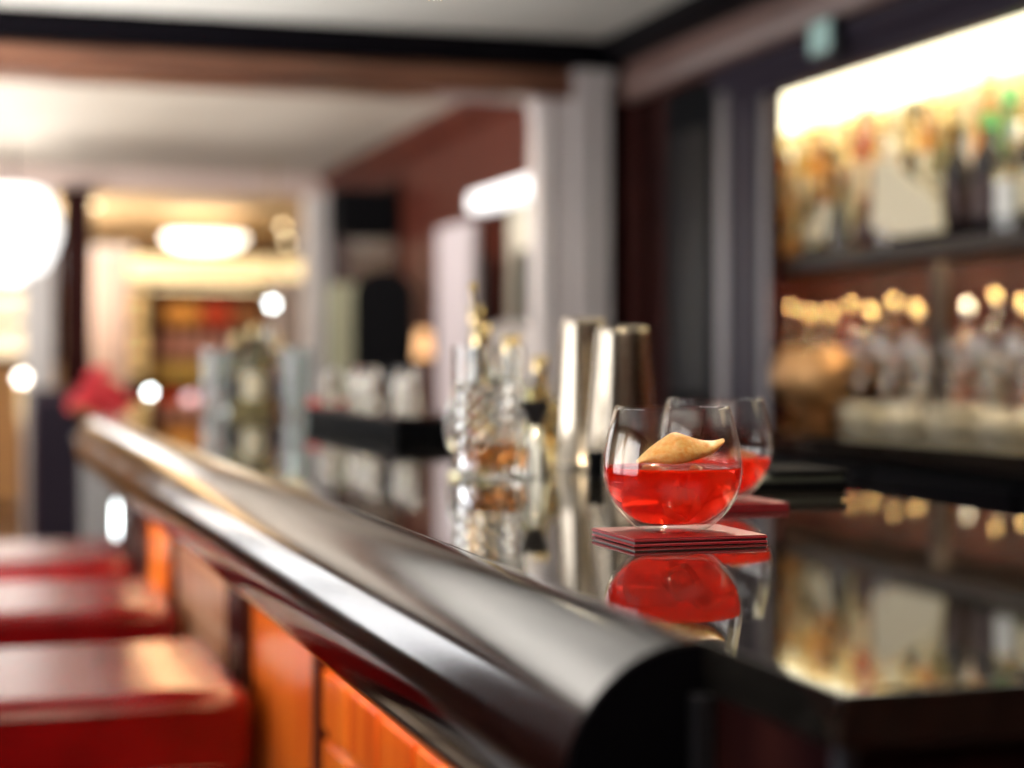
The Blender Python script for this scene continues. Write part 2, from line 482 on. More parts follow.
YE = 3.85
bp(B(0.297, 0.776, 0.555, 4.95, TOP - .022, TOP, 0.0015), 'countertop', M['stone'], label='polished black stone countertop')
R = 0.0605
prof = [(0.2975, TOP - .0005)]
for k in range(0, 49):
    a = PI / 2 + PI * k / 48
    prof.append((0.296 + R * math.cos(a), TOP - .0015 - R + R * math.sin(a) + .001))
prof.append((0.2975, TOP - 2 * R - .002))
# the rail is long: subdivide along Y so that it can carry a rounded far tip
rb = MB(); rb.prism(prof, 0.6786, YE - 0.03, 'y')
tip = []
rail = bp(rb, 'rail', M['pewter'], label='rounded brushed pewter rail', ang=25)
cap = [(0.296 + (p[0] - 0.296) * 0.985, TOP - R + (p[1] - TOP + R) * 0.985) for p in prof]
bp(MB().prism(cap, 0.6765, 0.6786, 'y'), 'rail_end_cap', M['black'], label='flat black end of the rail')
bp(MB().prism(prof, YE - .03, YE, 'y'), 'rail_end_cap', M['steel'])
bp(B(0.285, 0.296, 0.70, YE, TOP - 2 * R - .004, TOP - 2 * R - .001, 0.001), 'trim_strip', M['gold'], label='thin brass strip under the rail')
# carcase, near end block
bp(B(0.30, 0.766, 0.566, 0.69, 0.02, TOP - .022), 'end_block', M['maroon'], label='dark mahogany end block')
bp(B(0.291, 0.2995, 0.668, 0.6775, 0.02, TOP - .0225, 0.001), 'corner_strip', M['dark_steel'])
bp(B(0.2985, 0.306, 0.5585, 0.5655, 0.02, TOP - .0225, 0.001), 'corner_strip', M['dark_steel'])
bp(B(0.3005, 0.44, 0.70, YE, TOP - .13, TOP - .0225), 'soffit', M['maroon'])
bp(B(0.405, 0.76, 0.69, 4.85, 0.02, TOP - .0225), 'carcase', M['maroon'])
bp(B(0.340, 0.350, 0.75, 3.8, TOP - .136, TOP - .1305), 'light_strip', M['ledstrip'])
XF = 0.375
# panelled front: alternating gridded and plain panels
segs = [(0.70, 1.20, 'p'), (1.20, 1.885, 'g'), (1.885, 2.36, 'p'), (2.36, 2.50, 'd'), (2.50, 3.23, 't'), (3.23, 3.67, 'p'), (3.67, 3.84, 'd')]
for (a, b, kd) in segs:
    if kd == 'd':
        bp(B(XF - .015, XF + .03, a + .002, b - .002, 0.1, TOP - .135, 0.004), 'pilaster', M['maroon'])
        continue
    mm = M['orange'] if kd in 'pg' else M['tan']
    lb = {'p': 'plain orange wooden panel', 'g': 'orange wooden panel scored with a grid', 't': 'tan panel scored with a grid'}[kd]
    g = MB()
    if kd == 'p':
        g.box(XF, XF + .025, a + .002, b - .002, 0.1, TOP - .135, 0.004)
    else:
        ny = max(3, round((b - a) / 0.135)); nz = 11
        dy = (b - a) / ny; dz = (TOP - .235) / nz
        g.box(XF + .006, XF + .022, a + .002, b - .002, 0.1, TOP - .135)
        for i in range(ny):
            for j in range(nz):
                g.box(XF, XF + .008, a + dy * i + .007, a + dy * (i + 1) - .007, 0.1 + dz * j + .006, 0.1 + dz * (j + 1) - .006, 0.002, 1)
    bp(g, 'front_panel', mm, label=lb)
    bp(B(XF - .008, XF + .02, b - .012, b + .012, 0.1, TOP - .135, 0.003), 'mullion', M['redwood'])
bp(B(XF - .01, XF + .03, 0.69, 3.84, 0.0, 0.10), 'kickplate', M['black'])
fr_ = MB(); fr_.tube([(0.33, 0.75, 0.22), (0.33, 3.8, 0.22)], 0.019, 14)
foot = bp(fr_, 'foot_rail', M['gold'], label='brass foot rail')
for yy in (0.9, 1.8, 2.8, 3.7):
    q = MB(); q.tube([(0.33, yy, 0.22), (0.376, yy, 0.22)], 0.01, 10); bq = q.build('rail_bracket', M['gold']); bq.parent = foot

# ================================================================== BAR STOOLS
def make_stool():
    r = empty('bar_stool', (0, 0, 0), 'x', 'bar stool', 'red leather bar stools along the bar')
    W = 0.235; H = 0.776
    c = MB(); c.box(-W, W, -0.22, 0.22, H - .115, H, 0.026, 4)
    for v in c.bm.verts:     # soft crown on top
        if v.co.z > H - .03:
            v.co.z += 0.006 * (1 - (v.co.x / W) ** 2) * (1 - (v.co.y / .22) ** 2)
    cu = c.build('seat', M['redleather'], r, ang=60)
    pp = MB()
    for zz in (H - .022, H - .098):
        pts = []
        for k in range(49):
            t = 2 * PI * k / 48
            ex = 0.13
            sx = math.copysign(abs(math.cos(t)) ** ex, math.cos(t)); sy = math.copysign(abs(math.sin(t)) ** ex, math.sin(t))
            pts.append((sx * (W - .001), sy * (.22 - .001), zz))
        pp.tube(pts, 0.0035, 6)
    pp.build('piping', M['redleather'], cu)
    B(-W + .02, W - .02, -.20, .20, H - .165, H - .113, 0.004).build('seat_frame', M['maroon'], r)
    for sx in (-1, 1):
        for sy in (-1, 1):
            l = MB(); l.tube([(sx * (W - .045), sy * .175, H - .16), (sx * (W - .02), sy * .195, 0.0)], [0.021, 0.014], 12)
            l.build('leg', M['maroon'], r)
    for a, b in (((-1, -1), (1, -1)), ((-1, 1), (1, 1)), ((-1, -1), (-1, 1)), ((1, -1), (1, 1))):
        s = MB(); s.tube([(a[0] * .203, a[1] * .188, .26), (b[0] * .203, b[1] * .188, .26)], 0.010, 8)
        s.build('stretcher', M['gold'], r)
    return r


def copy_tree(o, parent=None):
    c = o.copy(); C.objects.link(c); c.parent = parent
    for ch in list(o.children):
        copy_tree(ch, c)
    return c


st = make_stool()
sl = ['red leather bar stool nearest the camera, at the bottom left corner',
      'red leather bar stool between the nearest and the farthest one',
      'farthest red leather bar stool, beside the dark far end of the bar']
for i, yy in enumerate((2.42, 3.20, 3.98)):
    s = st if i == 0 else copy_tree(st)
    s.location = (0.118, yy, 0); s['label'] = sl[i]

# ================================================================== DRINKS
outer = smooth_prof([(0.0, 0.0), (0.014, 0.0), (0.0205, 0.0006), (0.027, 0.0042), (0.0355, 0.0120), (0.0418, 0.0215), (0.0450, 0.0325), (0.0456, 0.0405), (0.0446, 0.0525), (0.0417, 0.0675), (0.0378, 0.0812)], 5)
inner_raw = smooth_prof([(0.0, 0.0052), (0.014, 0.0055), (0.0225, 0.0068), (0.0335, 0.0145), (0.0400, 0.0232), (0.0435, 0.0335), (0.04440, 0.0405), (0.04345, 0.0525), (0.04060, 0.0675), (0.0368, 0.0812)], 5)


def inner_r(z):
    for (r0, z0), (r1, z1) in zip(inner_raw[:-1], inner_raw[1:]):
        if z0 <= z <= z1 and z1 > z0:
            return r0 + (r1 - r0) * (z - z0) / (z1 - z0)
    return inner_raw[-1][0]


def tumbler(loc, label, group=None):
    r = MB()
    rim = [(0.0373, 0.0817)]
    r.lathe(outer + rim + list(reversed(inner_raw)), 96)
    o = r.build('rocks_glass', M['glass'], ang=80)
    o.location = loc
    return tag(o, label, 'glass', group)


def drink(loc, level, label):
    pr = [(0.0, 0.0050)]
    for (r, z) in inner_raw[1:]:
        if z < level - .0012:
            pr.append((r + .00025, z - .0001))
    rl = inner_r(level) + .00025
    pr += [(rl, level - .0006), (rl + .0, level + .0003), (rl - .0009, level - .0004), (rl - .0025, level - .0009), (0.0, level - .001)]
    o = MB().lathe(pr, 96).build('drink', M['drink'], ang=80)
    o.location = loc
    return tag(o, label, 'drink')


random.seed(4)


def ice(loc, s, rot, label, group):
    b = MB(); b.box(-s, s, -s, s, -s, s, s * 0.28, 3)
    for v in b.bm.verts:
        n = math.sin(v.co.x * 420 + s * 900) * math.cos(v.co.y * 380) * math.sin(v.co.z * 450 + 1)
        v.co *= 1 + 0.07 * n
    o = b.build('ice_cube', M['ice'], ang=50)
    o.location = loc; o.rotation_euler = rot
    return tag(o, label, 'ice cube', group)


TC = TOP + 0.0056
G1 = Vector((0.4455, 1.0630, TC + .0003)); G2 = Vector((0.578, 1.290, TC + .0003))


def coaster(cx, cy, label):
    r = empty('coaster', (cx, cy, TOP), label, 'coaster', 'crimson leather coasters under the drinks')
    h = .046; g = .039
    B(-h, h, -g, g, 0.0002, 0.0021, 0.0006).build('bottom_layer', M['coaster_edge'], r)
    B(-h + .0008, h - .0008, -g + .0008, g - .0008, 0.0021, 0.0033).build('core', M['coaster_core'], r)
    B(-h, h, -g, g, 0.0033, 0.0049, 0.0005).build('top_layer', M['coaster_edge'], r)
    B(-h + .0006, h - .0006, -g + .0006, g - .0006, 0.0049, 0.0056, 0.0003).build('leather_face', M['coaster'], r)
    return r


coaster(0.449, 1.062, 'crimson leather coaster under the nearer drink')
coaster(0.578, 1.290, 'crimson leather coaster under the farther drink')
tumbler(G1, 'round stemless glass of red drink in sharp focus, nearer of the two')
tumbler(G2, 'round stemless glass of red drink half hidden behind the sharp one')
drink(G1, 0.0418, 'translucent red orange drink in the nearer glass')
drink(G2, 0.0345, 'translucent red drink in the farther glass')
rt = Vector((CS, -SN, 0)); fw = Vector((SN, CS, 0))


def gl(G, s, d, z):
    return G + rt * s + fw * d + Vector((0, 0, z))


ice(gl(G1, 0.020, 0.002, 0.0265), 0.0118, (0.5, 0.35, 0.4), 'ice cube at the right side of the nearer drink', 'ice in the drinks')
ice(gl(G1, -0.010, 0.008, 0.0262), 0.0122, (0.2, 0.9, 1.0), 'ice cube at the left side of the nearer drink', 'ice in the drinks')
ice(gl(G1, 0.004, -0.019, 0.0215), 0.0085, (0.9, 0.2, 0.2), 'small ice cube at the front of the nearer drink', 'ice in the drinks')
ice(gl(G2, 0.021, -0.002, 0.0262), 0.0115, (0.3, 0.5, 0.9), 'ice cube breaking the surface of the farther drink', 'ice in the drinks')
ice(gl(G2, -0.010, 0.004, 0.0235), 0.0110, (0.7, 0.2, 0.3), 'ice cube sunk in the farther drink', 'ice in the drinks')

# orange peel twist: a curled petal lying on the surface against the glass
NU, NV = 28, 9
S = [-0.0235, -0.016, -0.008, 0.0, 0.008, 0.017, 0.026, 0.0335]
TOPZ = [0.0452, 0.0535, 0.0600, 0.0648, 0.0628, 0.0600, 0.0590, 0.0605]
BOTZ = [0.0440, 0.0455, 0.0448, 0.0445, 0.0455, 0.0480, 0.0510, 0.0580]
DEP = [-0.004, -0.012, -0.017, -0.019, -0.017, -0.012, -0.008, -0.006]


def lerp(arr, t):
    x = t * (len(arr) - 1); i = min(int(x), len(arr) - 2); f = x - i
    p0 = arr[max(i - 1, 0)]; p1 = arr[i]; p2 = arr[i + 1]; p3 = arr[min(i + 2, len(arr) - 1)]
    return 0.5 * ((2 * p1) + (-p0 + p2) * f + (2 * p0 - 5 * p1 + 4 * p2 - p3) * f * f + (-p0 + 3 * p1 - 3 * p2 + p3) * f ** 3)


def petal(off0, off1):
    mb = MB(); grid = [[], []]
    for side, off in enumerate((off0, off1)):
        for i in range(NU + 1):
            t = i / NU; row = []
            for j in range(NV + 1):
                q = j / NV
                z = lerp(BOTZ, t) + (lerp(TOPZ, t) - lerp(BOTZ, t)) * q
                dd = lerp(DEP, t) + 0.011 * q * q * (1 - .5 * t) - 0.003 * math.sin(q * PI)
                p = rt * lerp(S, t) + fw * (dd + off) + Vector((0, 0, z))
                rr = math.hypot(p.x, p.y); lim = inner_r(z) - 0.0006
                if rr > lim: p.x *= lim / rr; p.y *= lim / rr
                row.append(mb.bm.verts.new(p))
            grid[side].append(row)
    for side in (0, 1):
        for i in range(NU):
            for j in range(NV):
                mb.bm.faces.new((grid[side][i][j], grid[side][i + 1][j], grid[side][i + 1][j + 1], grid[side][i][j + 1]))
    per = [(i, 0) for i in range(NU + 1)] + [(NU, j) for j in range(1, NV + 1)] + [(i, NV) for i in range(NU - 1, -1, -1)] + [(0, j) for j in range(NV - 1, 0, -1)]
    for a, b in zip(per, per[1:] + per[:1]):
        mb.bm.faces.new((grid[0][a[0]][a[1]], grid[0][b[0]][b[1]], grid[1][b[0]][b[1]], grid[1][a[0]][a[1]]))
    return mb


zest = empty('orange_peel', G1, 'curled orange peel twist leaning on the rim of the nearer drink', 'garnish')
petal(0.0, 0.0007).build('zest', M['peel'], zest, ang=80)
petal(0.00075, 0.0018).build('pith', M['pith'], zest, ang=80)

# ================================================================== BAR TOOLS
def on_bar(u, d):
    p = at_D(u, d); return Vector((p.x, p.y, TOP + .0004))


# jigger
p = on_bar(535, 1.775)
jg = empty('jigger', p, 'double cone steel jigger standing left of the nearer drink', 'jigger')
jg.scale = (1.15, 1.15, 1.0)
MB().lathe([(0.0150, 0.0), (0.0155, 0.001), (0.0115, 0.022), (0.0068, 0.046), (0.0048, 0.050), (0.0042, 0.052), (0.0, 0.052)], 40).build('large_cup', M['steel_cool'], jg)
MB().lathe([(0.0, 0.052), (0.0048, 0.052), (0.0075, 0.056), (0.0125, 0.0755), (0.0130, 0.0762), (0.0120, 0.0762), (0.007, 0.058), (0, 0.0575)], 40).build('small_cup', M['dark_steel'], jg)['label'] = 'dark small cup'
# shaker tins, upside down
def tin(u, d, h, rb_, rt_, label):
    p = on_bar(u, d)
    o = MB().lathe(smooth_prof([(rb_ - .001, 0.0), (rb_ + .0008, 0.0008), (rb_ + .0010, 0.0025), (rb_, 0.004)], 3) + [(rb_ - (rb_ - rt_) * .33, h * .33), (rb_ - (rb_ - rt_) * .66, h * .66), (rt_ + .0015, h - .006), (rt_ + .001, h - .002), (rt_ - .001, h), (rt_ - .004, h - .001), (rt_ - .005, h - .003), (0, h - .003)], 64).build('shaker_tin', M['steel'], ang=40)
    o.location = p
    return tag(o, label, 'cocktail shaker', 'upturned shaker tins')


tin(622, 1.83, 0.153, 0.040, 0.0255, 'tall upturned steel shaker tin right behind the nearer drink')
tin(583, 1.97, 0.165, 0.034, 0.0225, 'upturned steel shaker tin left of the one behind the nearer drink')
p = on_bar(596, 1.76)
st_ = MB().lathe([(0, 0), (0.008, 0), (0.0085, 0.001), (0.008, 0.018), (0.0092, 0.02), (0.0092, 0.025), (0.008, 0.0265), (0, 0.0265)], 24).build('bottle_stopper', M['black_matte']); st_.location = p
tag(st_, 'small black stopper standing at the foot of the shaker tins', 'stopper')

# cut crystal mixing glass with amber spirit
M['amber'] = mat('amber_spirit', (0.75, 0.33, 0.10), 0.02, ior=1.35, trans=1)
def crystal(prof_o, prof_i, seg, rows, z0, z1, depth):
    """diamond cut wall: alternate vertices pulled in"""
    mb = MB(); P = []
    for k in range(rows + 1):
        z = z0 + (z1 - z0) * k / rows
        P.append(z)
    ringsO = []
    def ro(z):
        for (a, za), (b, zb) in zip(prof_o[:-1], prof_o[1:]):
            if za <= z <= zb: return a + (b - a) * (z - za) / max(zb - za, 1e-6)
        return prof_o[-1][0]
    ring = lambda r, z, alt=None: [mb.bm.verts.new(((r - (depth if alt is not None and (i + alt) % 2 else 0)) * math.cos(2 * PI * i / seg), (r - (depth if alt is not None and (i + alt) % 2 else 0)) * math.sin(2 * PI * i / seg), z)) for i in range(seg)]
    rs = [ring(prof_o[0][0] * .9, 0), ring(prof_o[0][0], .002)]
    for k, z in enumerate(P): rs.append(ring(ro(z), z, k % 2))
    ztop = prof_o[-1][1]
    rs.append(ring(ro(ztop), z1 + .004)); rs.append(ring(ro(ztop), ztop))
    for (r, z) in reversed(prof_i): rs.append(ring(r, z))
    for a, b in zip(rs[:-1], rs[1:]):
        for i in range(seg): mb.bm.faces.new((a[i], a[(i + 1) % seg], b[(i + 1) % seg], b[i]))
    mb.bm.faces.new(list(reversed(rs[0]))); mb.bm.faces.new(rs[-1])
    return mb


p = on_bar(489, 1.78)
mg = crystal([(0.033, 0), (0.037, 0.05), (0.0375, 0.132)], [(0.033, 0.010), (0.034, 0.05), (0.0345, 0.132)], 28, 11, 0.012, 0.092, 0.0022).build('mixing_glass', M['glass_thick'], smooth=False)
mg.location = p; tag(mg, 'tall diamond-cut crystal mixing glass left of the jigger', 'mixing glass')
am = MB().lathe([(0, 0.0105), (0.0322, 0.0105), (0.0333, 0.034), (0, 0.034)], 32).build('amber_spirit', M['amber']); am.location = p
tag(am, 'shallow amber spirit in the cut crystal mixing glass', 'drink')
# bar spoon in the mixing glass
sp = MB(); sp.tube([(0.006, 0.0, 0.036), (-0.016, 0.006, 0.19)], [0.0016, 0.0018], 8); sp.tube([(-0.016, 0.006, 0.19), (-0.0165, 0.0062, 0.197)], [0.0045, 0.003], 10)
so = sp.build('bar_spoon', M['gold']); so.location = p; tag(so, 'thin gilt bar spoon standing in the crystal mixing glass', 'bar spoon')


# ------------------------------------------------------------------ bottles
BP = {
    'tall': ([(0, 0), (0.034, 0), (0.037, 0.004), (0.037, 0.175), (0.034, 0.195), (0.018, 0.222), (0.0145, 0.235), (0.0145, 0.285), (0, 0.285)], 0.285, 0.0145, (0.05, 0.14)),
    'square': ([(0, 0), (0.040, 0), (0.043, 0.004), (0.043, 0.150), (0.038, 0.168), (0.017, 0.182), (0.0145, 0.19), (0.0145, 0.23), (0, 0.23)], 0.23, 0.0145, (0.04, 0.12)),
    'round': ([(0, 0), (0.040, 0), (0.052, 0.012), (0.060, 0.05), (0.055, 0.09), (0.036, 0.125), (0.018, 0.15), (0.0135, 0.165), (0.0135, 0.21), (0, 0.21)], 0.21, 0.0135, (0.035, 0.075)),
    'slim': ([(0, 0), (0.029, 0), (0.031, 0.004), (0.031, 0.19), (0.027, 0.215), (0.014, 0.25), (0.012, 0.26), (0.012, 0.31), (0, 0.31)], 0.31, 0.012, (0.06, 0.16)),
    'bell': ([(0, 0), (0.045, 0), (0.048, 0.006), (0.047, 0.06), (0.038, 0.11), (0.022, 0.165), (0.0145, 0.19), (0.0145, 0.25), (0, 0.25)], 0.25, 0.0145, (0.02, 0.07)),
}
BM = {}
for k, (pr, h, rn, lb) in BP.items():
    seg = 4 if k == 'square' else 28
    b = MB()
    if k == 'square':
        b.box(-0.036, 0.036, -0.036, 0.036, 0, 0.150, 0.010, 3)
        b.lathe([(0.034, 0.148), (0.030, 0.168), (0.017, 0.182), (0.0145, 0.19), (0.0145, 0.23), (0, 0.23)], 28)
    else:
        b.lathe(pr, 28)
    body = b.build('body', M['glass'], ang=50)
    cp = MB().lathe([(rn + .0015, h - .022), (rn + .003, h - .021), (rn + .003, h + .012), (rn + .001, h + .015), (0, h + .015), ], 20).build('cap', M['gold'])
    def rad(z):
        for (a, za), (c, zb) in zip(pr[1:-1], pr[2:]):
            if za <= z <= zb and zb > za: return a + (c - a) * (z - za) / (zb - za)
        return pr[2][0]
    l = MB()
    if k == 'square':
        l.box(-0.030, 0.030, -0.0372, -0.0362, lb[0], lb[1]); l.box(-0.0372, -0.0362, -0.030, 0.030, lb[0], lb[1])
    else:
        l.lathe([(rad(lb[0] + (lb[1] - lb[0]) * i / 4) + .0006, lb[0] + (lb[1] - lb[0]) * i / 4) for i in range(5)], 28)
    lab = l.build('paper_label', M['white'], ang=50)
    BM[k] = (body, cp, lab)
BC = {
    'amber': mat('amber_bottle_glass', (0.85, 0.42, 0.10), 0.03, trans=1),
    'clear': mat('clear_bottle_glass', (0.95, 0.96, 0.90), 0.03, trans=1),
    'green': mat('green_bottle_glass', (0.16, 0.50, 0.13), 0.05, trans=0.8),
    'dark': mat('dark_bottle_glass', (0.02, 0.014, 0.018), 0.08),
    'brown': mat('brown_bottle_glass', (0.30, 0.10, 0.03), 0.05, trans=0.7),
    'golden': mat('golden_bottle_glass', (0.92, 0.66, 0.25), 0.03, trans=1),
    'red': mat('red_bottle_glass', (0.55, 0.03, 0.02), 0.06, trans=0.6),
    'olive': mat('olive_bottle_glass', (0.40, 0.36, 0.16), 0.04, trans=0.9),
}
CAPC = {'gold': M['gold'], 'black': M['black'], 'red': mat('red_cap', (0.7, 0.03, 0.02), 0.3), 'silver': M['steel_cool'], 'green': mat('green_cap', (0.08, 0.55, 0.15), 0.35)}
LABC = {'cream': mat('cream_label', (0.80, 0.70, 0.50), 0.6), 'orange': mat('orange_label', (0.75, 0.32, 0.08), 0.6), 'white': mat('white_label', (0.8, 0.79, 0.75), 0.6), 'dark': mat('dark_label', (0.06, 0.03, 0.03), 0.5), 'rust': mat('rust_label', (0.45, 0.13, 0.05), 0.6)}


def bottle(kind, glassc, capc, labc, loc, label, group, s=1.0, rz=0.0):
    r = empty('liquor_bottle', loc, label, 'bottle', group, rz)
    r.scale = (s, s, s)
    b, c, l = BM[kind]
    inst('body', b, r, BC[glassc]); inst('cap', c, r, CAPC[capc])
    if labc: inst('paper_label', l, r, LABC[labc])
    return r


# ================================================================== BACK BAR
YA, YB = YN0, YN1
YR = YNR
backbar = empty('back_bar_cabinet', (2.1, 2.5, 0), 'dark back bar cabinet with aubergine frame, glowing recess and one long shelf', 'cabinet')
def bb(mb, name, m, label=None, parent=None, **k):
    o = mb.build(name, m, **k)
    if parent:
        o.parent = parent
    else:
        o.parent = backbar; o.location = (-2.1, -2.5, 0)
    if label: o['label'] = label
    return o
bb(MB().prism([(1.62, YA + .005), (2.39, YA + .005), (2.39, YR - .005), (2.04, YR - .005), (2.04, YB - .005), (1.62, YB - .005)], ZB - .035, ZB, 'z'), 'worktop', M['stone'], ang=10)
bb(B(1.66, 2.39, YA + .01, YB - .01, 0.02, ZB - .036), 'base_cabinet', M['black_matte'])
k = 0
yy = YA + .05
while yy + .5 < YB:
    dd_ = bb(B(1.640, 1.658, yy, yy + .49, 0.10, ZB - .06, 0.003), 'door', M['black'])
    hh = MB(); hh.tube([(1.63, yy + .44, 0.62), (1.63, yy + .44, 0.80)], 0.006, 8); hm = hh.build('handle', M['steel_cool']); hm.parent = dd_
    yy += .51
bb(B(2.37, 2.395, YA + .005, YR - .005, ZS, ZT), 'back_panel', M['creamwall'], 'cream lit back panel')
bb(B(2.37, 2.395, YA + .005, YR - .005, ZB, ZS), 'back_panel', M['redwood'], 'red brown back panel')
bb(B(2.05, 2.37, YA + .01, YR - .01, ZS - .02, ZS - .0005, 0.002), 'shelf', M['smoked'])
bb(B(2.046, 2.0495, YA + .01, YR - .01, ZS - .033, ZS, 0.001), 'shelf_lip', M['smoked'])
bb(B(2.055, 2.065, YA + .02, YR - .02, ZS - .025, ZS - .0205), 'light_strip', M['ledwarm'])  # glow strip added behind the lip to brighten the lower tier
for yv in (1.6, 2.4, 3.42):
    bb(B(2.06, 2.09, yv - .012, yv + .012, ZB, ZS - .051), 'shelf_post', M['smoked'])
bb(B(2.04, 2.39, YA + .01, YR - .01, ZT + .005, ZT + .028), 'cove_light', M['diffuser'], 'glowing cove light')
# stepped riser for the second row of bottles
bb(B(2.22, 2.368, YA + .02, YR - .02, ZS, ZS + .11, 0.002), 'riser', M['smoked'])
# frame
ph = [(1.975, Z(.80)), (1.955, Z(.785)), (1.955, Z(.76)), (1.985, Z(.72)), (1.985, Z(.692)), (2.03, Z(.692)), (2.03, Z(.80))]
bb(MB().prism(ph, YA - .1, YB + .285, 'y'), 'header', M['purple'], 'aubergine lacquered header')
bb(B(1.992, 2.0, YB + .00, YB + .05, ZB, Z(.692), 0.003), 'frame_post', M['edge_metal'], 'grey inner edge')
bb(B(1.985, 2.0, YB + .05, YB + .215, ZB - .2, Z(.70), 0.004), 'frame_post', M['purple'])
bb(B(1.975, 2.0, YB + .215, YB + .285, 0.05, Z(.78), 0.006), 'frame_post', M['edge_metal'], 'grey metal outer edge')
bb(B(1.97, 1.985, YB + .055, YB + .21, 0.05, ZB - .2, 0.003), 'plinth', M['black'])
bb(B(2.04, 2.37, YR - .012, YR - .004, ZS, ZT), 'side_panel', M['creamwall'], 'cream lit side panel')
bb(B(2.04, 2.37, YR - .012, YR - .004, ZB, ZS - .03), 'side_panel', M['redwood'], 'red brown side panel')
# small square emergency light on the header
p = at_X(832, 1.955, 38)
el = empty('emergency_light', (1.955, p.y, p.z), 'small square pale green light on the aubergine header', 'light')
B(-.03, 0.0, -.06, .06, -.045, .045, 0.006).build('housing', M['dark_steel'], el)
B(-.034, -.0305, -.05, .05, -.036, .036, 0.001).build('lens', mat('lens', (.25, .36, .34), .5, emit=(.45, .75, .68), es=.16), el)

# bottles on the upper shelf
ORD = ['first', 'second', 'third', 'fourth', 'fifth', 'sixth', 'seventh', 'eighth', 'ninth', 'tenth', 'eleventh', 'twelfth', 'thirteenth', 'fourteenth', 'fifteenth', 'sixteenth', 'seventeenth', 'eighteenth', 'nineteenth', 'twentieth']
KN = {'tall': 'tall', 'square': 'square', 'round': 'round-bellied', 'slim': 'slim', 'bell': 'bell-shaped'}
front = [('square', 'golden', 'gold', 'cream'), ('round', 'golden', 'gold', 'orange'), ('slim', 'clear', 'silver', None), ('square', 'olive', 'gold', 'cream'), ('tall', 'golden', 'black', 'cream'),
         ('bell', 'clear', 'gold', None), ('round', 'brown', 'black', 'dark'), ('tall', 'clear', 'silver', 'white'), ('bell', 'dark', 'gold', 'dark'), ('slim', 'olive', 'gold', 'cream'),
         ('tall', 'dark', 'black', 'dark'), ('tall', 'dark', 'green', 'dark'), ('square', 'clear', 'silver', 'white'), ('tall', 'dark', 'gold', 'cream')]
backr = [('tall', 'golden', 'gold', 'orange'), ('bell', 'amber', 'gold', 'rust'), ('square', 'golden', 'black', 'orange'), ('slim', 'golden', 'gold', 'cream'), ('tall', 'amber', 'gold', 'orange'), ('round', 'clear', 'gold', 'cream'),
         ('tall', 'golden', 'gold', 'rust'), ('slim', 'red', 'red', 'cream'), ('tall', 'golden', 'gold', 'orange'), ('tall', 'clear', 'silver', 'white'), ('bell', 'golden', 'black', 'cream'), ('tall', 'amber', 'gold', 'cream'),
         ('tall', 'golden', 'gold', 'cream'), ('slim', 'clear', 'silver', 'white'), ('tall', 'amber', 'gold', 'orange'), ('square', 'green', 'green', 'white'), ('tall', 'golden', 'gold', 'orange')]
n = len(front)
for i, (k_, g_, c_, l_) in enumerate(front):
    y = 4.46 - i * (4.46 - 3.12) / (n - 1)
    bottle(k_, g_, c_, l_, (2.135 + .012 * math.sin(i * 2.3), y, ZS), '%s %s bottle, %s cap, front row on lit shelf, %s from the post' % (KN[k_], g_, c_, ORD[i]), 'bottles on the lit shelf', 0.92 + .06 * math.sin(i * 1.7), i * .4)
n = len(backr)
for i, (k_, g_, c_, l_) in enumerate(backr):
    y = 4.74 - i * (4.74 - 3.40) / (n - 1)
    bottle(k_, g_, c_, l_, (2.295, y, ZS + .1105), '%s %s bottle, %s cap, raised rear row on lit shelf, %s from post' % (KN[k_], g_, c_, ORD[i]), 'bottles on the lit shelf', 0.98 + .05 * math.cos(i * 1.3), i * .3)

# cream card fan leaning in front of the bottles
pa = at_X(905, 2.08)
card = MB()
card.prism([(-.17, .0), (.03, -.0), (.15, .03), (.16, .20), (.06, .17), (-.14, .07)], -.004, .004, 'x')
co = card.build('drinks_menu', LABC['cream']); co.location = (2.066, pa.y - .02, ZS + .02)
co.rotation_euler = (0, 0.06, 0)
tag(co, 'large cream menu card leaning in front of the lit bottles', 'menu')

# amber tumbler glowing at the front of the shelf
p = at_X(891, 2.03)
# (stands on the shelf edge)
ag = empty('whisky_tumbler', (2.088, at_X(891, 2.088).y, ZS), 'small tumbler of glowing amber spirit at the edge of the lit shelf', 'glass')
MB().lathe([(0, 0), (0.026, 0), (0.029, 0.002), (0.031, 0.07), (0.029, 0.07), (0.0265, 0.008), (0, 0.008)], 32).build('tumbler', M['glass'], ag)
MB().lathe([(0, 0.0085), (0.0262, 0.0085), (0.0282, 0.045), (0, 0.045)], 32).build('amber_spirit', BC['amber'], ag)

# lower tier: copper bowl, stemware, pale things
p = at_X(832, 2.16)
cbw = empty('punch_bowl', (2.15, p.y, ZB), 'big round copper punch bowl on the back bar worktop', 'bowl')
MB().lathe(smooth_prof([(0, 0), (0.07, 0), (0.075, 0.006), (0.07, 0.016), (0.105, 0.035), (0.145, 0.08), (0.148, 0.13), (0.132, 0.175), (0.136, 0.182), (0.132, 0.184), (0.126, 0.175), (0.140, 0.13), (0.135, 0.08), (0.08, 0.05), (0, 0.03)], 4), 56).build('bowl', M['copper'], cbw)
ld = MB(); ld.tube([(0.02, -.02, .045), (0.03, -.06, .13), (0.02, -.10, .21), (0.015, -.125, .235), (0.01, -.145, .225)], 0.004, 8); ld.build('ladle', M['steel_cool'], cbw)

